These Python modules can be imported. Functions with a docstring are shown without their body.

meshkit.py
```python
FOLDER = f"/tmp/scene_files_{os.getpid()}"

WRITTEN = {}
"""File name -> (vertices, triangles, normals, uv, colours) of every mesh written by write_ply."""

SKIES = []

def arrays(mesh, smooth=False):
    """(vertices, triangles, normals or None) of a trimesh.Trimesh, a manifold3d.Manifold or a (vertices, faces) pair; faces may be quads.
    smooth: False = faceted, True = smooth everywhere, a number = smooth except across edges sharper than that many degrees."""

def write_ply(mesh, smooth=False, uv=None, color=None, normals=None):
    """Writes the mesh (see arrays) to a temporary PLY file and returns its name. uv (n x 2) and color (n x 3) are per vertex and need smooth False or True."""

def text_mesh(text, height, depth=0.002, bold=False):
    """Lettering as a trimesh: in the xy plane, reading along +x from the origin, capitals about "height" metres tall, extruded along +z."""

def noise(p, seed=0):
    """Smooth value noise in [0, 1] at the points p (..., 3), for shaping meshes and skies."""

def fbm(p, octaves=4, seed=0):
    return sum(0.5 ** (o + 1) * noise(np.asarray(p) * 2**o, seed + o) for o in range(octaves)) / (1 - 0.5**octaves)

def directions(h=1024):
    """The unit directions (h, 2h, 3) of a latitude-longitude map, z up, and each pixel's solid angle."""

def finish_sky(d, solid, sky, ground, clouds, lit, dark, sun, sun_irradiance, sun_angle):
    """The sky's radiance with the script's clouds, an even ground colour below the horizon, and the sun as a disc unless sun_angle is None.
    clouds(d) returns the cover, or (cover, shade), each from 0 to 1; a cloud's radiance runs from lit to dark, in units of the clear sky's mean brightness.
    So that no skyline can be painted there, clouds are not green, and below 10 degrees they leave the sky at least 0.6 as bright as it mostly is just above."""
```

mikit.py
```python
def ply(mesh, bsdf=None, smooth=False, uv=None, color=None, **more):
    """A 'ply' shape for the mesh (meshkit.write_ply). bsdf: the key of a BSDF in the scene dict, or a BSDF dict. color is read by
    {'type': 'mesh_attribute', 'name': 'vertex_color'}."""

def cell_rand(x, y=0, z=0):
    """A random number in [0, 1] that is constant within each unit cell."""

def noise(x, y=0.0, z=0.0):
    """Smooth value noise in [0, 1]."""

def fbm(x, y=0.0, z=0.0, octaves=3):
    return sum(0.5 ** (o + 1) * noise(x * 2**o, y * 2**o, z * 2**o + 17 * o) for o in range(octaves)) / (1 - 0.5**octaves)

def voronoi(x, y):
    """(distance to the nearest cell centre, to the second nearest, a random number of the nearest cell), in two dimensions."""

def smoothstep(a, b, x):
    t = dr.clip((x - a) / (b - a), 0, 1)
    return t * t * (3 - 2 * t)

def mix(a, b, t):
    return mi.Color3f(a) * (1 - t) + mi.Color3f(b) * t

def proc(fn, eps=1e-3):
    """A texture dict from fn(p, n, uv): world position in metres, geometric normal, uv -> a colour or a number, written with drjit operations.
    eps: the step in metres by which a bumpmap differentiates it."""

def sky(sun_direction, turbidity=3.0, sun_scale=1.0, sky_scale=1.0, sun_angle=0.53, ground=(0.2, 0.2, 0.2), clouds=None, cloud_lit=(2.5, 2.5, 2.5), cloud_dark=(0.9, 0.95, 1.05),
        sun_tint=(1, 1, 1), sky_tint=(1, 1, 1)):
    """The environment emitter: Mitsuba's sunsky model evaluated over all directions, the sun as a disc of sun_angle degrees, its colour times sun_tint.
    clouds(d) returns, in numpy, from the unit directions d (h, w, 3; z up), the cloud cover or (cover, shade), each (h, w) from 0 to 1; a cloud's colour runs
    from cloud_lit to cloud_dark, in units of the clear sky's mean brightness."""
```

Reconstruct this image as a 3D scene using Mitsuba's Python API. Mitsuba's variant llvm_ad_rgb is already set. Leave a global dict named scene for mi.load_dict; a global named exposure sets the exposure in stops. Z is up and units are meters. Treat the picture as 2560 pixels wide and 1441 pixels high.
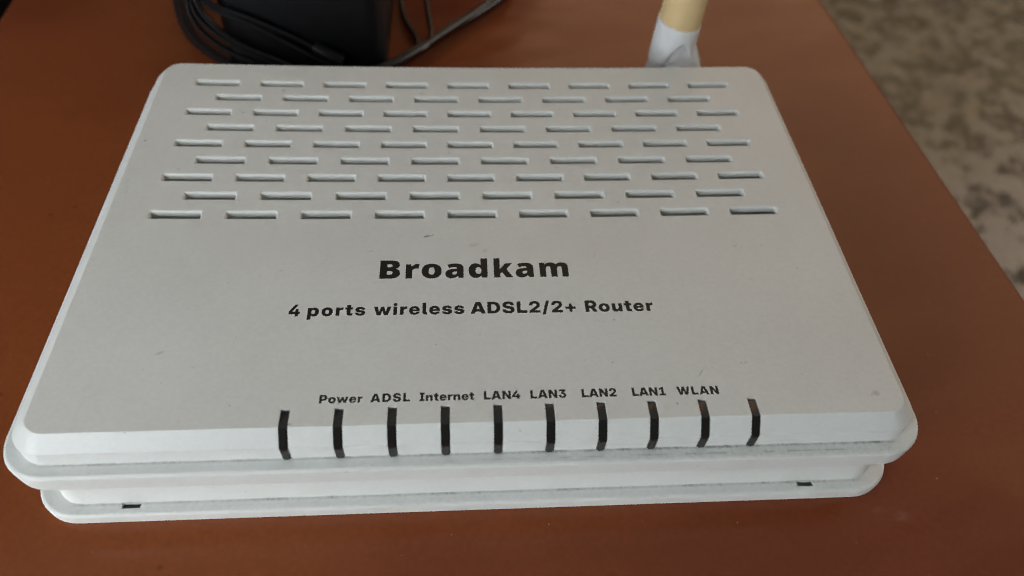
"""A white router on a glossy brown table, seen from close above: a thin-lens close-up lit by a window on the left."""
import json
import math

import drjit as dr
import manifold3d as m3
import mitsuba as mi
import numpy as np
import trimesh
from shapely.geometry import Polygon

import meshkit
import mikit
from mikit import cell_rand, fbm, mix, noise, proc, smoothstep, voronoi

T = mi.ScalarTransform4f
scene, labels = {}, {}

# ---------------------------------------------------------------- frame of the model
# All shapes are modelled in "units" of 16 mm: origin on the router's top face under the middle vent slot of the front row,
# x to the right, y to the back, z up; the table top lies at z = ZT. world() turns units into metres above the floor.
S, ZT, HT = 0.016, -1.63, 0.47
W0 = np.array([0.0, 0.0, HT - ZT * S])


def world(p):
    return np.asarray(p, float) * S + W0


# ---------------------------------------------------------------- camera
EYE = np.array([0.161, -7.220, 7.275])
RIGHT, DOWN, FWD = np.array([0.9974, -0.0550, 0.0463]), np.array([-0.0134, -0.7744, -0.6326]), np.array([0.0703, 0.6303, -0.7731])
FWD /= np.linalg.norm(FWD)
FOCUS = 9.3
scene["camera"] = {
    "type": "thinlens",
    "fov": math.degrees(2 * math.atan(1280 / 1850.0)),
    "fov_axis": "x",
    "aperture_radius": 0.0010,
    "focus_distance": FOCUS * S,
    "near_clip": 0.01,
    "far_clip": 60.0,
    "to_world": T().look_at(origin=world(EYE).tolist(), target=world(EYE + FWD).tolist(), up=(-DOWN).tolist()),
}

# ---------------------------------------------------------------- light and exposure
exposure = 0.05


def lamp(key, at, look, w, h, rgb):
    """A window: a bright upright or tilted rectangle that shines towards `look`."""
    scene[key] = {
        "type": "rectangle",
        "to_world": T().look_at(origin=list(at), target=list(look), up=[0, 0, 1]).scale([w / 2, h / 2, 1]),
        "emitter": {"type": "area", "radiance": {"type": "rgb", "value": list(map(float, rgb))}},
        "bsdf": {"type": "diffuse", "reflectance": {"type": "rgb", "value": 0.0}},
    }


TARGET = [0.0, 0.0, HT]
lamp("window_light", (-0.32, -0.335, HT + 0.18), TARGET, 0.24, 0.30, (8.3, 8.75, 8.9))            # daylight from the left, in front of the router
lamp("window_light_001", (2.0, 0.30, HT + 0.40), (0.9, 0.8, 0.0), 0.9, 0.9, (3.6, 3.5, 3.2))       # a second window far to the right
lamp("doorway_light", (0.75, 1.0, HT + 0.85), TARGET, 1.5, 0.9, (1.05, 0.66, 0.40))               # the warm depth of the room
lamp("ceiling_light", (0.35, 0.45, HT + 1.55), (0.30, 0.40, HT), 2.2, 2.2, (0.27, 0.275, 0.26))  # daylight thrown back by the ceiling
scene["room_light"] = {"type": "constant", "radiance": {"type": "rgb", "value": [0.045, 0.042, 0.037]}}
for key, text in (("window_light", "small bright window pane to the left of the table"), ("window_light_001", "window pane on the far right of the table"), ("doorway_light", "wide warm doorway behind the table"), ("ceiling_light", "broad dim ceiling panel above the table")):
    labels[key] = {"label": text, "category": key.split("_")[0]}


# ---------------------------------------------------------------- helpers
def add(key, mesh, bsdf, smooth=30, units=True):
    """One shape entry from a mesh in units."""
    if hasattr(mesh, "to_mesh"):
        m = mesh.to_mesh()
        mesh = trimesh.Trimesh(np.array(m.vert_properties[:, :3]), np.array(m.tri_verts), process=False)
    v = world(mesh.vertices) if units else np.asarray(mesh.vertices)
    scene[key] = mikit.ply(trimesh.Trimesh(v, mesh.faces, process=False), bsdf, smooth=smooth)


def tag(key, label=None, category=None, kind=None, group=None):
    labels[key] = {k: v for k, v in dict(label=label, category=category, kind=kind, group=group).items() if v}


def manifold(mesh):
    return m3.Manifold(m3.Mesh(np.asarray(mesh.vertices, np.float32), np.asarray(mesh.faces, np.uint32)))


def box3(x0, x1, y0, y1, z0, z1):
    return m3.Manifold.cube([x1 - x0, y1 - y0, z1 - z0]).translate([x0, y0, z0])


def rounded_rect(x0, x1, y0, y1, r, n=10):
    pts = []
    for cx, cy, a in ((x1 - r, y1 - r, 0), (x0 + r, y1 - r, 90), (x0 + r, y0 + r, 180), (x1 - r, y0 + r, 270)):
        for t in np.linspace(a, a + 90, n + 1):
            pts.append((cx + r * math.cos(math.radians(t)), cy + r * math.sin(math.radians(t))))
    return np.array(pts)


def loft(rings):
    """A closed solid through rings of equally many points, from the first (bottom) to the last (top)."""
    n, k = len(rings[0]), len(rings)
    v = [np.vstack(rings), rings[0].mean(0)[None], rings[-1].mean(0)[None]]
    f = []
    for i in range(k - 1):
        for j in range(n):
            a, b, c, d = i * n + j, i * n + (j + 1) % n, (i + 1) * n + (j + 1) % n, (i + 1) * n + j
            f += [(a, b, c), (a, c, d)]
    for j in range(n):
        f.append((k * n, (j + 1) % n, j))
        f.append((k * n + 1, (k - 1) * n + j, (k - 1) * n + (j + 1) % n))
    return trimesh.Trimesh(np.vstack(v), np.array(f), process=False)


def tube(points, radius, sides=12, step=0.06, caps=True):
    """A smooth cable through the points."""
    from scipy.interpolate import CubicSpline

    p = np.asarray(points, float)
    t = np.r_[0, np.cumsum(np.linalg.norm(np.diff(p, axis=0), axis=1))]
    q = CubicSpline(t, p)(np.linspace(0, t[-1], max(8, int(t[-1] / step))))
    d = np.gradient(q, axis=0)
    d /= np.linalg.norm(d, axis=1, keepdims=True)
    a = np.cross(d, [0.13, 0.05, 1.0])
    a /= np.linalg.norm(a, axis=1, keepdims=True)
    b = np.cross(d, a)
    ang = np.arange(sides) * 2 * math.pi / sides
    rings = [q[i] + radius * (np.cos(ang)[:, None] * a[i] + np.sin(ang)[:, None] * b[i]) for i in range(len(q))]
    return loft(rings)


def rgb(r, g, b):
    return {"type": "rgb", "value": [float(r), float(g), float(b)]}


def plastic(key, color, roughness, specular=0.5, bump=None, bump_scale=1.0, **more):
    b = {"type": "principled", "base_color": color, "roughness": roughness, "specular": specular, **more}
    if bump is not None:
        b = {"type": "bumpmap", "scale": bump_scale, "arbitrary": bump, "nested": b}
    scene[key] = {"type": "twosided", "nested": b}


def units(p):
    """World point -> units, inside a texture."""
    return (p.x - W0[0]) / S, (p.y - W0[1]) / S, (p.z - W0[2]) / S


# ---------------------------------------------------------------- the router's plan and profile
PX0, PX1, PY0, PY1, PR = -4.545, 5.325, -3.207, 3.56, 0.24    # the flat top panel


def ring(o, z):
    """The plan of the case, o units outside the top panel, at height z."""
    low = o > 0.2 and z < -1.0                                # the base plate is a little wider than the cover's lip
    p = rounded_rect(PX0 - (1.24 if low else 1.09) * o, PX1 + (1.13 if low else 1.0) * o, PY0 - 0.955 * o, PY1 + 0.97 * o, PR + (0.85 if o > 0.2 else 0.8) * o)
    return np.c_[p, np.full(len(p), z)]


def sag(x, y):
    """The thin top panel sinks by up to 0.8 mm in the middle of the vented rear part."""
    t = np.clip((y + 1.2) / 1.4, 0, 1)
    return -0.048 * np.clip(1 - (x / 4.5) ** 2, -0.25, 1) * t * t * (3 - 2 * t)


def sink(mesh, top_only=True):
    v = np.array(mesh.vertices)
    w = np.clip((v[:, 2] + 0.39) / 0.2, 0, 1) if top_only else 1.0
    v[:, 2] += sag(v[:, 0], v[:, 1]) * w
    return trimesh.Trimesh(v, mesh.faces, process=False)


def arc(cx, cz, r, a0, a1, n=8):
    """Profile points of a rounded edge, turning from a0 to a1 degrees."""
    return [(cx + r * math.cos(math.radians(a)), cz + r * math.sin(math.radians(a))) for a in np.linspace(a0, a1, n + 1)]


COVER = ([(0.17, -0.690), (0.322, -0.690), (0.330, -0.684), (0.332, -0.67)] + arc(0.288, -0.450, 0.051, 0, 90) + [(0.170, -0.398), (0.164, -0.394)]
         + arc(0.142, -0.178, 0.016, 0, 45, 4) + arc(-0.020, -0.020, 0.020, 45, 90, 4))
BASE = ([(0.06, ZT), (0.322, ZT), (0.332, -1.622), (0.337, -1.605)] + arc(0.286, -1.480, 0.051, 0, 90) + [(0.175, -1.428), (0.168, -1.424), (0.100, -0.700), (0.095, -0.692)])


# ---------------------------------------------------------------- materials
def marks(x, y, list_):
    """Small scuffs on the top face: ellipses (x, y, rx, ry, turn, strength)."""
    d = mi.Float(0)
    for cx, cy, rx, ry, a, s in list_:
        c, n = math.cos(a), math.sin(a)
        u, v = ((x - cx) * c + (y - cy) * n) / rx, ((y - cy) * c - (x - cx) * n) / ry
        d = dr.maximum(d, s * smoothstep(1.0, 0.35, dr.sqrt(u * u + v * v)))
    return d


SCUFFS = [(-0.27, -0.345, 0.065, 0.022, 0.3, 0.75), (-0.20, -0.33, 0.03, 0.012, 0.8, 0.5), (0.36, -0.52, 0.10, 0.05, 0.2, 0.14), (0.50, -0.63, 0.06, 0.04, 0.9, 0.12),
          (-3.31, -2.19, 0.07, 0.03, 0.5, 0.22), (-0.41, 2.83, 0.022, 0.022, 0, 0.6), (-4.42, 1.60, 0.03, 0.022, 0, 0.5), (2.06, -1.82, 0.02, 0.015, 0, 0.4),
          (2.98, -2.62, 0.09, 0.012, 0.9, 0.3), (3.55, -2.49, 0.05, 0.012, 0.5, 0.25), (2.62, -3.02, 0.018, 0.018, 0, 0.6), (-1.72, -3.16, 0.05, 0.02, 0, 0.4),
          (0.03, 3.0, 0.02, 0.02, 0, 0.3), (-2.6, 2.87, 0.04, 0.03, 0.8, 0.4), (-3.14, 2.30, 0.03, 0.025, 0.5, 0.4), (-3.66, 2.24, 0.03, 0.05, 0.2, 0.22), (5.0, -2.95, 0.06, 0.05, 0, 0.25),
          (1.95, -0.75, 0.06, 0.02, 1.1, 0.10), (-1.0, -0.62, 0.07, 0.03, 0.2, 0.10), (-2.1, -0.95, 0.05, 0.02, 0.4, 0.15), (3.9, -0.6, 0.05, 0.03, 0.4, 0.14)]


def white_case(p, n, uv):
    x, y, z = units(p)
    worn = fbm(x * 0.9 + 3, y * 0.9, z * 0.9, octaves=4) - 0.5
    base = mi.Color3f(0.642, 0.662, 0.648) * (1 + 0.07 * worn) * (1 + 0.05 * (noise(x * 30, y * 30, z * 30) - 0.5))
    # sparse dust specks
    d1, _, r1 = voronoi(x * 2.6, y * 2.6 + z)
    speck = dr.select(r1 > 0.955, smoothstep(0.045, 0.012, d1) * 0.30, 0.0)
    d2, _, r2 = voronoi(x * 7.3 + 11, y * 7.3 + 3 * z)
    speck = dr.maximum(speck, dr.select(r2 > 0.965, smoothstep(0.10, 0.02, d2) * 0.20, 0.0))
    top = dr.select(z > -0.09, marks(x, y, SCUFFS), 0.0)
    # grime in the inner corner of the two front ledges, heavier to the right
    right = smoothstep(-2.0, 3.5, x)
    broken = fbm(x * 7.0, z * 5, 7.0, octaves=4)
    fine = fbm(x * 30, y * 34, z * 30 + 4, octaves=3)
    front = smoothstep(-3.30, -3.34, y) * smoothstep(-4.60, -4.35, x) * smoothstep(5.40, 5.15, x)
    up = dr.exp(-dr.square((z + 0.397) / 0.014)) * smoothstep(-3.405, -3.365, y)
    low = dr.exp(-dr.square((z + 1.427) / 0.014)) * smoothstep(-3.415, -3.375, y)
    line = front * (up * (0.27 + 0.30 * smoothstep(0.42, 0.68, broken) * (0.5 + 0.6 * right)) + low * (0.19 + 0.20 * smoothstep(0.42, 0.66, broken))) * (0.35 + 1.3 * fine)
    # dusty ledge with a darker broken streak near its outer edge
    ledge = front * smoothstep(0.03, 0.008, dr.abs(z + 0.399)) * smoothstep(-3.36, -3.38, y)
    streak = dr.exp(-dr.square((y + 3.452) / 0.010)) * smoothstep(0.45, 0.62, fbm(x * 9 + 2, y * 9, 1.0, octaves=4)) * right
    dusty = ledge * (0.04 + 0.09 * right * (0.5 + 0.9 * smoothstep(0.35, 0.65, fine)) + 0.28 * streak)
    lowledge = front * smoothstep(0.03, 0.008, dr.abs(z + 1.428)) * smoothstep(-3.37, -3.39, y) * (0.03 + 0.04 * smoothstep(0.45, 0.7, fine))
    wallgrime = front * right * smoothstep(0.05, 0.0, dr.abs(z + 0.30)) * smoothstep(0.45, 0.7, fbm(x * 4.3, 3.0, z * 14)) * 0.10
    dusty += lowledge
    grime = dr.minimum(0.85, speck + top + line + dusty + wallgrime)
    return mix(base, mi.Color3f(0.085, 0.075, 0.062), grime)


plastic("case_plastic", proc(white_case), 0.42, 0.42)
plastic("print_black", rgb(0.009, 0.009, 0.009), 0.45, 0.35)
plastic("pipe_plastic", rgb(0.013, 0.0125, 0.012), 0.12, 0.6)
plastic("tape_white", proc(lambda p, n, uv: mi.Color3f(0.66, 0.675, 0.70) * (0.94 + 0.12 * fbm(p.x * 300, p.y * 300, p.z * 300))), 0.4, 0.4)
plastic("antenna_cream", proc(lambda p, n, uv: mi.Color3f(0.65, 0.49, 0.265) * (0.95 + 0.1 * fbm(p.x * 200, p.y * 200, p.z * 200))), 0.38, 0.45)
plastic("adapter_black", proc(lambda p, n, uv: mi.Color3f(0.0030, 0.0034, 0.0046) * (0.8 + 0.5 * fbm(p.x * 400, p.y * 400, p.z * 400))), 0.5, 0.22)
plastic("cable_black", rgb(0.0055, 0.006, 0.0075), 0.26, 0.5)
plastic("leg_brown", rgb(0.12, 0.035, 0.016), 0.4, 0.4)


def table_brown(p, n, uv):
    x, y, z = units(p)
    tone = fbm(x * 0.22 + 5, y * 0.35, 2.0, octaves=4)
    c = mix(mi.Color3f(0.172, 0.0385, 0.0122), mi.Color3f(0.214, 0.0560, 0.0168), smoothstep(0.3, 0.7, tone))
    c *= 0.95 + 0.1 * noise(x * 22, y * 22, z * 22)
    d, _, r = voronoi(x * 1.7 + 3, y * 1.7)
    dust = dr.select(r > 0.60, smoothstep(0.012 + 0.018 * cell_rand(dr.floor(r * 3331)), 0.004, d) * (0.15 + 0.7 * cell_rand(dr.floor(r * 997))), 0.0)
    d2, _, r2 = voronoi(x * 0.8 + 9, y * 0.8 + 4)
    spot = dr.select(r2 > 0.72, smoothstep(0.04, 0.01, d2) * 0.3, 0.0)
    u, v = (x - 5.60) / 0.34, (y + 3.78) / 0.16
    smear = smoothstep(1.0, 0.2, dr.sqrt(u * u + v * v)) * smoothstep(0.3, 0.7, fbm(x * 5, y * 9, 3.0)) * 0.10
    c = mix(c, mi.Color3f(0.05, 0.014, 0.008), spot)
    return mix(c, mi.Color3f(0.48, 0.43, 0.40), dr.minimum(0.9, dust * 0.55 + smear))


def table_relief(p, n, uv):
    x, y, z = units(p)
    return fbm(x * 1.3, y * 1.3, z, octaves=2)


def table_gloss(p, n, uv):
    x, y, z = units(p)
    wiped = fbm(x * 0.5 + 0.3 * y, y * 2.6 - 0.8 * x, 4.0, octaves=4)
    return 0.12 + 0.12 * smoothstep(0.35, 0.70, wiped)


plastic("table_lacquer", proc(table_brown), proc(table_gloss), 0.33, bump=proc(table_relief, eps=2e-3), bump_scale=0.00012)


def floor_mottle(p, n, uv):
    x, y = p.x * 90.0, p.y * 90.0
    far = smoothstep(0.30, 0.60, p.y - 0.45 * (p.x - 0.4))
    warp = fbm(x * 0.35, y * 0.35, 3.0) * 1.6
    a = fbm(x * 0.62 + warp, y * 0.62 - warp, 1.0, octaves=4)
    b = fbm(x * 1.7 + 7, y * 1.7, 5.0, octaves=3)
    blot = smoothstep(0.50, 0.57, a * 0.70 + b * 0.30 + 0.07 * far - 0.02)
    pale = mix(mi.Color3f(0.42, 0.375, 0.325), mi.Color3f(0.30, 0.255, 0.18), far)
    dark = mix(mi.Color3f(0.080, 0.064, 0.047), mi.Color3f(0.105, 0.084, 0.050), far)
    c = mix(pale, dark, blot * (0.95 - 0.2 * far))
    fleck = smoothstep(0.58, 0.66, fbm(x * 1.1 + 31, y * 1.1 + 8, 9.0, octaves=3))
    return mix(c, mi.Color3f(0.36, 0.32, 0.28), fleck * 0.6) * (0.85 + 0.3 * b)


plastic("floor_stone", proc(floor_mottle), 0.6, 0.3)
plastic("rug_dark", rgb(0.004, 0.004, 0.005), 0.9, 0.1)

# ---------------------------------------------------------------- the setting: floor
fl = trimesh.creation.box([8, 8, 0.05])
fl.apply_translation([0, 0, -0.025])
add("floor", fl, "floor_stone", False, units=False)
tag("floor", "mottled brown and grey stone floor below the table", kind="structure")

# a dark rug left of the table
rug = loft([np.c_[rounded_rect(-1.9, -0.42, -0.3, 1.9, 0.03), np.full(44, z)] for z in (0.001, 0.010, 0.012)])
add("rug", rug, "rug_dark", 40, units=False)
tag("rug", "nearly black rug on the floor past the far left corner of the brown table", "rug")

# ---------------------------------------------------------------- the table
K = -0.0443                                                   # the table stands turned by 2.5 degrees to the router


def table_ring(o, z):
    p = rounded_rect(-9.07 + o, 9.21 - o, -9.0 + o, 15.0 - o, max(0.35 - o, 0.02), 6)
    q = p.copy()
    q[:, 0] += K * p[:, 1]
    q[:, 1] -= K * p[:, 0]
    return np.c_[q, np.full(len(p), z)]


prof = [(0.35, ZT - 1.3), (0.12, ZT - 1.3), (0.03, ZT - 1.24), (0.0, ZT - 1.1)] + [(0.14 * (1 - math.cos(t)), ZT - 0.14 * (1 - math.sin(t))) for t in np.linspace(0, math.pi / 2, 6)]
add("table__top", loft([table_ring(o, z) for o, z in prof]), "table_lacquer", 35)
tag("table", "small table with a glossy reddish brown top under the white router", "table")
for i, (sx, sy) in enumerate(((-7.9, -7.6), (7.9, -7.6), (-7.9, 13.4), (7.9, 13.4))):
    x, y = sx + K * sy, sy - K * sx
    leg = loft([np.c_[rounded_rect(x - r, x + r, y - r, y + r, 0.25, 4), np.full(20, z)] for r, z in ((0.75, ZT - HT / S), (1.05, ZT - 1.3))])
    add("table__leg" + ("_%03d" % i if i else ""), leg, "leg_brown", 40)

# ---------------------------------------------------------------- the router
cover = manifold(loft([ring(o, z) for o, z in COVER]))


def slot_cutter(x0, x1, y0, y1):
    """A vent slot: a blind pocket whose back and right rims are softly rounded, the front and left rims sharp."""
    levels = [(0.0, -0.30), (0.0, -0.052)] + [(1 - math.cos(t), -0.052 + 0.052 * math.sin(t)) for t in np.linspace(0.18, 1.45, 8)] + [(1.06, 0.012)]
    return manifold(loft([np.c_[rounded_rect(x0 - 0.006 * o, x1 + 0.034 * o, y0 - 0.004 * o, y1 + 0.041 * o, 0.020, 2), np.full(12, z)] for o, z in levels]))


ROW, LONG, EVEN0, EVENP = 0.3702, 0.672, -0.0172, 1.0313
cuts = []
for r in range(9):                                            # r = 0 is the front row
    y = r * ROW
    for i in range(9 - r % 2):
        x0, w = (i - 4.0, LONG) if r % 2 == 0 else (EVEN0 + (i - 3.5) * EVENP, LONG * EVENP)
        cuts.append(slot_cutter(x0 + 0.004, x0 + w, y + 0.002, y + 0.134))
cuts.append(box3(-4.25, 5.05, -2.75, 3.25, -0.60, -0.090))    # the hollow under the thin top
LED0, LEDP, LEDW = -1.822, 0.5862, 0.088


def yz_prism(poly, x0, x1):
    m = m3.CrossSection([np.array(poly, float).tolist()]).extrude(x1 - x0)   # (y, z) in the sketch plane, x along the extrusion
    return m.transform(np.array([[0, 0, 1, x0], [1, 0, 0, 0], [0, 1, 0, 0]], float))


for k in range(10):
    x = LED0 + k * LEDP
    cuts.append(yz_prism([(-3.45, 0.1), (-3.45, -0.3955), (-3.26, -0.3955), (-3.26, -0.24), (-3.15, -0.12), (-2.972, -0.12), (-2.972, 0.1)], x - 0.007, x + LEDW + 0.007))
cover = cover - m3.Manifold.batch_boolean(cuts, m3.OpType.Add)
cm = cover.refine_to_length(0.55).to_mesh()
add("router__top_cover", sink(trimesh.Trimesh(np.array(cm.vert_properties[:, :3]), np.array(cm.tri_verts), process=False)), "case_plastic", 14)
tag("router", "white plastic router with rows of vent slots and black lettering on the brown table", "router")

base = manifold(loft([ring(o, z) for o, z in BASE]))
for x0, x1 in ((-3.905, -3.685), (4.416, 4.625)):
    base = base - box3(x0, x1, -3.440, -3.372, -1.60, -1.2) - box3(x0 - 0.1, x1 + 0.1, -3.46, -3.0, -1.60, -1.475)
add("router__base", base, "case_plastic", 14)

PIPE_OUT = [(-2.985, -0.026), (-3.02, -0.012), (-3.208, -0.006), (-3.372, -0.166), (-3.378, -0.20), (-3.382, -0.3935)]
PIPE_IN = [(-3.27, -0.3935), (-3.27, -0.235), (-3.155, -0.115), (-2.985, -0.115)]
for k in range(10):
    x, b = LED0 + k * LEDP, 0.012
    inner = [(y + 0.009, z - 0.009) for y, z in PIPE_OUT[:-1]] + [(PIPE_OUT[-1][0] + 0.012, -0.3935)]
    body = yz_prism(PIPE_OUT + PIPE_IN, x + b, x + LEDW - b) + yz_prism(inner + PIPE_IN, x, x + LEDW)
    add("router__light_pipe" + ("_%03d" % k if k else ""), body, "pipe_plastic", 25)

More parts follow.
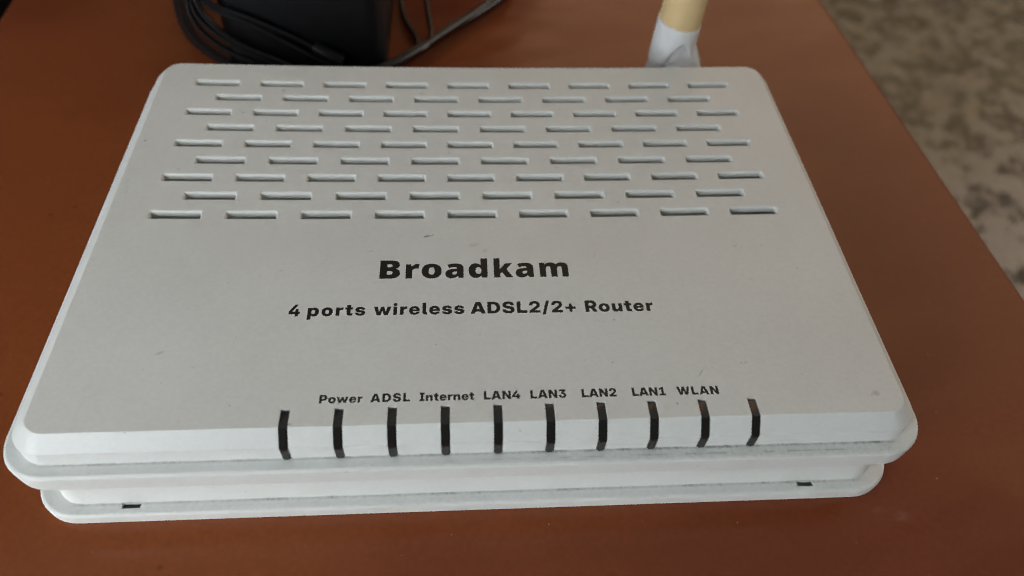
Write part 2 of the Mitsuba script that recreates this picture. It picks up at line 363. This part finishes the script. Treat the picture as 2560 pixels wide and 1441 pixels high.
# lettering: glyph outlines, 1000 to the capital height
GLYPHS = json.loads(r'''{"nB":[949,[[109,998,521,1001,623,991,715,966,758,945,818,892,846,842,861,781,861,719,850,669,797,584,703,527,776,498,839,446,875,371,882,262,864,188,843,145,762,64,680,25,584,4,110,2],[383,214,503,211,564,233,583,251,601,298,597,349,582,378,557,400,507,418,384,417],[383,622,489,618,550,640,583,698,572,757,553,776,510,794,385,797]]],
"na":[875,[[51,196,49,268,63,333,106,400,152,435,195,457,286,481,516,498,502,568,476,590,440,601,351,594,206,545,130,711,131,723,188,748,290,776,410,790,511,790,592,776,667,744,741,674,766,624,783,546,782,1,599,0,541,102,467,29,395,-3,256,-14,202,-3,148,22,103,60,67,121],[325,225,338,198,368,179,418,176,462,190,509,241,516,263,516,346,411,341,363,326,327,286]]],
"nd":[903,[[74,230,60,440,77,561,120,663,176,730,215,758,276,783,377,790,467,762,550,682,541,797,542,1066,811,1067,811,1,609,0,548,98,484,32,420,-3,308,-14,240,4,183,39,145,78,109,131],[335,327,359,248,406,204,432,197,482,200,533,233,559,298,562,425,544,507,512,554,479,569,428,573,399,562,370,536,348,496,334,436]]],
"nk":[924,[[91,1065,362,1066,362,586,350,439,436,562,608,776,903,775,639,446,920,1,619,0,448,275,362,212,361,1,92,1]]],
"nm":[1405,[[95,0,93,776,290,776,337,682,394,741,465,776,540,790,637,787,684,776,741,748,811,682,865,737,922,769,1007,790,1080,790,1154,776,1197,758,1233,734,1282,674,1300,627,1314,549,1312,0,1047,2,1047,464,1025,543,1000,569,966,580,934,580,890,561,868,536,847,482,836,411,836,2,571,1,566,489,548,543,522,568,493,580,460,580,420,565,394,540,365,461,358,397,358,2]]],
"no":[896,[[62,344,67,493,85,561,117,628,144,667,201,720,261,755,336,780,406,790,490,790,571,776,646,748,709,705,769,639,801,582,826,508,836,433,833,311,815,230,790,170,744,102,695,57,635,21,560,-3,486,-14,378,-10,293,11,211,53,145,116,113,163,74,258],[335,327,348,259,370,219,395,197,425,186,471,186,508,201,530,223,548,259,562,330,562,450,544,528,508,576,471,590,424,590,384,572,363,547,334,450]]],
"nr":[657,[[95,0,92,775,290,776,331,656,341,653,394,719,479,776,537,790,638,783,618,532,502,538,438,523,388,487,366,447,358,411,358,2]]],
"i+":[888,[[89,289,87,484,340,487,343,746,546,745,549,486,802,483,800,290,547,287,545,28,341,29,339,289]]],
"i/":[533,[[3,-151,7,-115,320,1045,531,1049,213,-149]]],
"i1":[888,[[117,200,354,207,354,765,129,633,128,849,373,1001,604,1001,606,206,801,202,801,2,119,0]]],
"i2":[888,[[62,682,76,766,121,866,200,949,287,994,408,1018,521,1015,635,984,712,939,763,887,812,790,822,667,805,590,774,527,726,465,636,379,430,206,824,203,825,1,70,1,69,182,536,572,574,636,581,705,564,755,532,791,486,812,427,815,366,794,334,766,306,710,297,644,65,643]]],
"i3":[888,[[40,306,41,341,280,340,293,274,317,232,366,193,420,179,472,183,535,214,564,250,581,302,574,373,528,430,461,454,279,460,279,602,481,793,91,795,90,1000,783,1000,784,806,544,585,642,571,732,529,777,488,819,415,833,355,826,232,784,138,732,80,625,14,538,-10,395,-17,291,0,204,38,114,114,62,204]]],
"i4":[888,[[17,397,434,1000,685,1000,279,395,508,393,511,626,749,625,750,394,871,389,870,201,750,197,749,1,510,1,507,199,19,200]]],
"iA":[1032,[[6,0,4,12,338,997,688,1001,1028,2,738,0,682,179,344,179,284,0],[406,385,623,384,517,757,509,751]]],
"iD":[974,[[58,998,486,1001,580,987,666,960,732,925,787,884,842,825,905,718,929,642,943,545,939,419,922,332,884,238,832,162,764,97,642,31,524,3,59,1],[320,220,461,217,559,241,622,290,660,356,681,458,681,541,667,624,622,711,548,764,458,784,320,782]]],
"iI":[588,[[38,203,162,210,162,792,38,797,38,1000,549,1001,550,796,423,792,423,210,550,205,550,2,40,0]]],
"iL":[784,[[58,998,320,999,321,222,755,220,755,1,59,2]]],
"iN":[1012,[[58,998,327,1000,598,567,692,403,692,999,952,1000,952,1,682,1,320,592,320,2,59,1]]],
"iP":[884,[[58,998,517,1001,618,984,701,949,750,915,811,842,846,762,857,707,857,608,843,542,805,462,750,400,673,351,590,323,517,313,321,312,318,0,59,2],[320,533,482,530,517,537,563,561,588,590,606,640,602,693,581,735,549,763,503,781,321,784]]],
"iR":[908,[[58,998,520,1001,576,994,642,977,708,946,780,887,822,828,846,769,860,693,857,597,836,524,798,458,746,407,710,385,705,371,884,1,617,1,458,323,320,321,319,1,59,1],[320,530,485,526,560,555,591,590,606,626,605,689,584,735,542,770,486,788,321,787]]],
"iS":[932,[[47,292,47,330,290,330,303,274,335,231,391,200,441,189,499,189,569,207,615,242,630,275,626,311,593,351,517,382,259,441,173,486,111,544,79,600,65,645,65,755,97,842,172,928,256,977,315,998,422,1015,510,1015,590,1005,677,977,739,942,801,884,829,842,853,780,864,724,861,685,628,685,609,741,577,777,538,798,492,809,444,809,387,795,341,763,323,726,327,687,360,651,429,623,621,585,708,557,791,512,846,457,884,363,884,246,846,142,777,66,680,14,559,-14,419,-17,291,4,197,42,118,107,69,187]]],
"iW":[1414,[[270,1,7,1001,285,1000,423,337,580,1001,836,1000,987,344,994,350,1129,1000,1409,1000,1145,1,857,2,705,606,557,4]]],
"ie":[798,[[48,239,34,390,48,470,66,519,104,584,162,646,207,677,266,705,336,722,438,726,487,719,563,695,629,657,684,605,722,550,764,425,765,293,279,291,286,243,304,208,339,176,392,158,473,165,511,187,542,227,763,226,739,152,674,73,577,14,476,-14,371,-17,305,-7,235,17,186,46,121,104,80,163],[297,487,285,437,533,440,512,498,487,523,430,544,367,540,329,523]]],
"ii":[375,[[53,870,55,927,73,963,111,997,164,1015,211,1015,264,997,302,963,323,910,320,855,302,819,257,781,211,767,164,767,111,785,73,820],[62,705,313,706,311,0,62,2]]],
"il":[413,[[64,175,62,999,311,1001,313,223,321,204,339,190,395,184,395,2,243,3,194,14,139,38,90,87,72,125]]],
"in":[840,[[65,0,63,708,308,709,313,602,393,688,480,722,593,722,639,708,695,674,729,636,753,591,778,486,777,1,527,2,523,427,505,473,484,495,441,513,403,513,356,495,338,477,313,410,313,2]]],
"io":[829,[[45,249,34,394,45,460,69,529,111,595,197,671,253,698,346,723,452,726,521,716,594,691,653,657,691,625,743,560,771,504,791,421,795,319,784,250,760,180,722,118,688,80,622,31,549,0,486,-14,378,-17,308,-7,235,17,176,52,128,93,76,166],[287,345,300,267,335,211,385,182,427,179,456,186,502,218,537,292,544,362,523,459,491,502,456,523,406,530,374,523,331,494,300,442]]],
"ip":[853,[[62,705,307,709,313,623,365,680,414,709,487,726,587,719,667,684,732,626,770,570,802,494,819,397,819,312,809,239,770,135,702,49,663,21,601,-7,484,-17,425,-3,389,14,348,49,314,91,311,-282,62,-280],[303,372,317,270,338,232,370,200,430,179,497,193,540,236,564,309,564,403,540,473,508,508,472,526,409,526,370,509,338,477,317,438]]],
"ir":[557,[[65,0,63,707,304,709,310,602,345,664,393,698,449,712,546,712,546,510,401,502,373,488,341,456,320,414,313,378,313,2]]],
"is":[754,[[48,149,31,231,272,230,286,194,311,169,361,151,435,159,456,169,475,195,471,222,445,244,177,303,110,341,76,379,59,411,45,467,52,552,90,626,152,677,205,702,270,719,326,726,452,722,518,709,591,677,643,640,677,598,705,528,706,478,484,478,474,511,456,532,399,557,332,550,311,539,292,513,297,487,326,461,594,406,667,367,708,319,726,266,726,195,716,156,667,79,608,35,539,4,428,-17,339,-17,229,4,152,38,80,100]]],
"it":[557,[[14,705,134,710,138,905,384,905,386,710,529,707,529,518,385,513,389,219,404,200,426,193,529,191,528,1,347,0,277,10,214,35,166,80,152,105,134,174,134,513,14,518]]],
"iu":[840,[[64,220,63,708,313,707,313,292,335,235,360,210,399,196,438,196,476,210,516,261,526,320,527,707,777,707,776,1,532,0,526,110,468,38,415,4,335,-17,232,-10,162,21,111,73,79,136]]],
"iw":[1184,[[218,1,3,709,264,705,368,258,482,707,700,708,816,258,916,708,1182,708,966,2,706,4,592,392,477,4]]]}''')


def glyph(key, x, y, sx, sy):
    shape = None
    for r in GLYPHS[key][1]:
        p = Polygon(np.array(r, float).reshape(-1, 2) * [sx, sy] + [x, y]).buffer(0)
        shape = p if shape is None else shape.symmetric_difference(p)
    return [trimesh.creation.extrude_polygon(g, 0.003, engine="earcut") for g in getattr(shape, "geoms", [shape])]


def glyph_box(key):
    p = np.concatenate([np.array(r, float).reshape(-1, 2) for r in GLYPHS[key][1]])
    return p[:, 0].min(), p[:, 0].max()


def word(text, x0, x1, y, cap):
    """A word set between x0 and x1, letter-spaced to fit."""
    s = cap / 1000
    if len(text) == 1:
        a, b = glyph_box("i" + text)
        return glyph("i" + text, x0 - a * (x1 - x0) / (b - a), y, (x1 - x0) / (b - a), s)
    first, last = glyph_box("i" + text[0])[0] * s, glyph_box("i" + text[-1])[1] * s
    adv = [GLYPHS["i" + c][0] * s for c in text]
    gap = ((x1 - x0) - (sum(adv[:-1]) + last - first)) / max(1, len(text) - 1)
    x, out = x0 - first, []
    for c, a in zip(text, adv):
        out += glyph("i" + c, x, y, s, s)
        x += a + gap
    return out


def print_on_top(key, parts):
    m = trimesh.util.concatenate(parts)
    m.apply_translation([0, 0, 0.001])
    add(key, sink(m, False), "print_black", False)


brand = []
for ch, a, b in (("B", -0.860, -0.601), ("r", -0.530, -0.359), ("o", -0.325, -0.070), ("a", -0.021, 0.212), ("d", 0.278, 0.521), ("k", 0.603, 0.850), ("a", 0.885, 1.119), ("m", 1.199, 1.573)):
    g0, g1 = glyph_box("n" + ch)
    sx = (b - a) / (g1 - g0)
    brand += glyph("n" + ch, a - g0 * sx, -1.110, sx, 0.314 / 1000)
print_on_top("router__brand_lettering", brand)
line = []
for text, a, b in (("4", -1.922, -1.785), ("ports", -1.694, -0.997), ("wireless", -0.896, 0.213), ("ADSL2/2+", 0.292, 1.604), ("Router", 1.723, 2.584)):
    line += word(text, a, b, -1.690, 0.180)
print_on_top("router__model_lettering", line)
for k, (text, a, b) in enumerate((("Power", -1.421, -0.943), ("ADSL", -0.855, -0.414), ("Internet", -0.308, 0.307), ("LAN4", 0.416, 0.830), ("LAN3", 0.946, 1.356), ("LAN2", 1.535, 1.937), ("LAN1", 2.120, 2.511), ("WLAN", 2.646, 3.135))):
    print_on_top("router__port_lettering" + ("_%03d" % k if k else ""), word(text, a, b, -2.911, 0.109))

# the antenna at the back: a hinge of white plastic, a white sleeve and a yellowed tube, leaning a little to the right
AX, AY = 4.10, 4.55


def lathe_tilted(profile, n=48, cut=None):
    rings = [np.c_[r * np.cos(np.arange(n) * 2 * math.pi / n), r * np.sin(np.arange(n) * 2 * math.pi / n), np.full(n, z)] for r, z in profile]
    if cut is not None:
        for i, rg in enumerate(rings):
            rg[:, 2] += cut(rg, profile[i][1])
    return loft(rings)


LEAN = trimesh.transformations.rotation_matrix(math.radians(2.0), [0, 1, 0]) @ trimesh.transformations.rotation_matrix(math.radians(1.0), [1, 0, 0])


def place(m):
    m.apply_transform(LEAN)
    m.apply_translation([AX, AY, 0.0])
    return m


# the joint between sleeve and tube runs slightly askew; the sleeve's lower end is arched in front
add("router__antenna__tube", place(lathe_tilted([(0.30, 0.1), (0.372, 0.1), (0.370, 2.5), (0.33, 8.6), (0.29, 8.8), (0.10, 8.9)])), "antenna_cream", 40)
slv = [(0.30, -0.52), (0.386, -0.52), (0.390, -0.49), (0.390, 0.26), (0.388, 0.28), (0.376, 0.290), (0.30, 0.290)]
sleeve = lathe_tilted(slv, 96, lambda rg, z: -0.10 * rg[:, 0] if z > 0 else (0.56 * np.clip(1 - ((rg[:, 0] - 0.06) / 0.30) ** 2, 0, 1) * (rg[:, 1] < 0)))
add("router__antenna__sleeve", place(sleeve), "tape_white", 40)
hinge = lathe_tilted([(0.25, -1.15), (0.335, -1.15), (0.335, -0.56), (0.275, -0.50), (0.275, 0.08), (0.26, 0.12), (0.2, 0.16)], 64)
knob = trimesh.creation.cylinder(0.42, 0.72, sections=48)
knob.apply_transform(trimesh.transformations.rotation_matrix(math.pi / 2, [0, 1, 0]))
knob.apply_translation([0.18, 0.02, -0.80])
ball = trimesh.creation.icosphere(2, 0.16)
ball.apply_translation([0.20, 0.02, -0.10])
knob = trimesh.util.concatenate([knob, ball]).convex_hull
arm = trimesh.creation.cylinder(0.36, 0.9, sections=40)
arm.apply_transform(trimesh.transformations.rotation_matrix(math.pi / 2, [1, 0, 0]))
arm.apply_translation([0.0, -0.30, -0.80])
hm = manifold(hinge) + manifold(knob) + manifold(arm)
mm = hm.to_mesh()
add("router__antenna__hinge", place(trimesh.Trimesh(np.array(mm.vert_properties[:, :3]), np.array(mm.tri_verts), process=False)), "tape_white", 35)
labels["router__antenna__tube"] = {"label": "yellowed cream antenna tube"}

# ---------------------------------------------------------------- the power adapter behind the router, with its cable wound round it
tag("power_adapter", "black power adapter with its thin black cable wound round it, behind the white router", "power adapter")
ad = loft([np.c_[rounded_rect(-4.25 + o, -1.22 - o, 5.45 + o, 10.6 - o, 0.30, 6), np.full(28, z)] for o, z in ((0.10, ZT), (0.03, ZT + 0.05), (0.0, ZT + 0.15), (0.03, 0.35), (0.09, 0.52), (0.2, 0.58))])
add("power_adapter__body", ad, "adapter_black", 35)
CABLES = [
    (0.070, [(-6.0, 9.74, -1.53), (-6.0, 8.84, -1.53), (-5.9, 8.17, -1.53), (-5.75, 7.69, -1.53), (-5.46, 7.0, -1.53), (-5.04, 6.38, -1.53), (-4.46, 5.84, -1.53), (-3.77, 5.41, -1.53), (-2.81, 5.16, -1.53), (-1.9, 5.3, -1.53), (-1.11, 5.78, -1.53), (-0.52, 6.46, -1.53), (-0.06, 7.03, -1.53), (0.5, 7.64, -1.53), (1.06, 8.3, -1.53), (1.76, 9.35, -1.53)]),
    (0.066, [(-5.75, 9.21, -1.44), (-5.76, 8.34, -1.44), (-5.6, 7.62, -1.44), (-5.31, 6.9, -1.44), (-4.82, 6.19, -1.44), (-4.17, 5.65, -1.44), (-3.35, 5.26, -1.44), (-2.49, 5.16, -1.44), (-1.59, 5.44, -1.44), (-0.91, 6.0, -1.44), (-0.39, 6.58, -1.44), (0.07, 7.14, -1.44), (0.64, 7.78, -1.44), (1.15, 8.54, -1.44), (1.66, 9.45, -1.44)]),
    (0.055, [(-4.45, 5.3, 0.56), (-4.52, 5.3, 0.19), (-4.5, 5.3, -0.18), (-4.31, 5.3, -0.48), (-3.99, 5.3, -0.77), (-3.64, 5.3, -1.01), (-3.23, 5.3, -1.2)]),
    (0.055, [(-4.34, 5.22, 0.53), (-4.41, 5.22, 0.16), (-4.32, 5.22, -0.18), (-4.09, 5.22, -0.49), (-3.76, 5.22, -0.77), (-3.4, 5.22, -0.97), (-2.99, 5.22, -1.18)]),
    (0.052, [(-4.62, 5.28, 0.64), (-4.45, 5.28, 0.23), (-4.19, 5.28, -0.02), (-3.76, 5.28, -0.27), (-3.12, 5.28, -0.66), (-2.52, 5.28, -1.04), (-2.24, 5.28, -1.18)]),
    (0.045, [(-4.48, 5.33, 0.51), (-4.36, 5.33, 0.16), (-4.13, 5.33, -0.02), (-3.75, 5.33, -0.19), (-3.23, 5.33, -0.44), (-2.7, 5.33, -0.74), (-2.23, 5.33, -1.08)]),
    (0.062, [(-3.32, 5.36, -1.25), (-2.92, 5.15, -1.25), (-2.15, 5.03, -1.25), (-1.41, 5.27, -1.25), (-0.81, 5.71, -1.25), (-0.38, 6.22, -1.25), (-0.37, 6.72, -1.25), (-0.44, 7.34, -1.25), (-0.49, 8.49, -1.25)]),
    (0.058, [(-5.88, 8.86, -1.35), (-5.74, 8.02, -1.35), (-5.52, 7.23, -1.35), (-5.19, 6.52, -1.35), (-4.7, 5.91, -1.35), (-4.15, 5.43, -1.35), (-3.38, 5.08, -1.35), (-2.46, 4.98, -1.35), (-1.49, 5.26, -1.35), (-0.74, 5.92, -1.35), (-0.2, 6.56, -1.35), (0.32, 7.21, -1.35), (0.86, 7.9, -1.35), (1.44, 8.82, -1.35)]),
    (0.055, [(-5.7, 8.96, -1.22), (-5.71, 8.03, -1.22), (-5.53, 7.32, -1.22), (-5.22, 6.54, -1.22), (-4.76, 5.87, -1.22), (-4.24, 5.37, -1.22), (-3.48, 4.97, -1.22), (-2.42, 4.8, -1.22), (-1.4, 5.12, -1.22), (-0.8, 5.66, -1.22), (-0.3, 6.26, -1.22), (0.24, 6.91, -1.22), (0.78, 7.6, -1.22), (1.32, 8.49, -1.22)]),
    (0.050, [(-4.49, 5.26, 0.58), (-4.57, 5.26, 0.17), (-4.58, 5.26, -0.23), (-4.41, 5.26, -0.59), (-4.08, 5.26, -0.9), (-3.66, 5.26, -1.14)]),
    (0.060, [(-1.11, 8.93, -1.5), (-1.06, 8.24, -1.5), (-0.97, 7.59, -1.5), (-0.83, 7.12, -1.5), (-0.67, 6.67, -1.5), (-0.68, 6.23, -1.5)]),
]
for i, (rad, pts) in enumerate(CABLES):
    add("power_adapter__cable" + ("_%03d" % i if i else ""), tube(pts, rad, 12), "cable_black", True)
# the thicker strain relief where the cable leaves the adapter
add("power_adapter__strain_relief", tube([(-2.50, 5.32, -0.84), (-2.38, 5.26, -0.88), (-2.20, 5.22, -0.96), (-2.02, 5.20, -1.06)], 0.13, 16), "adapter_black", 40)
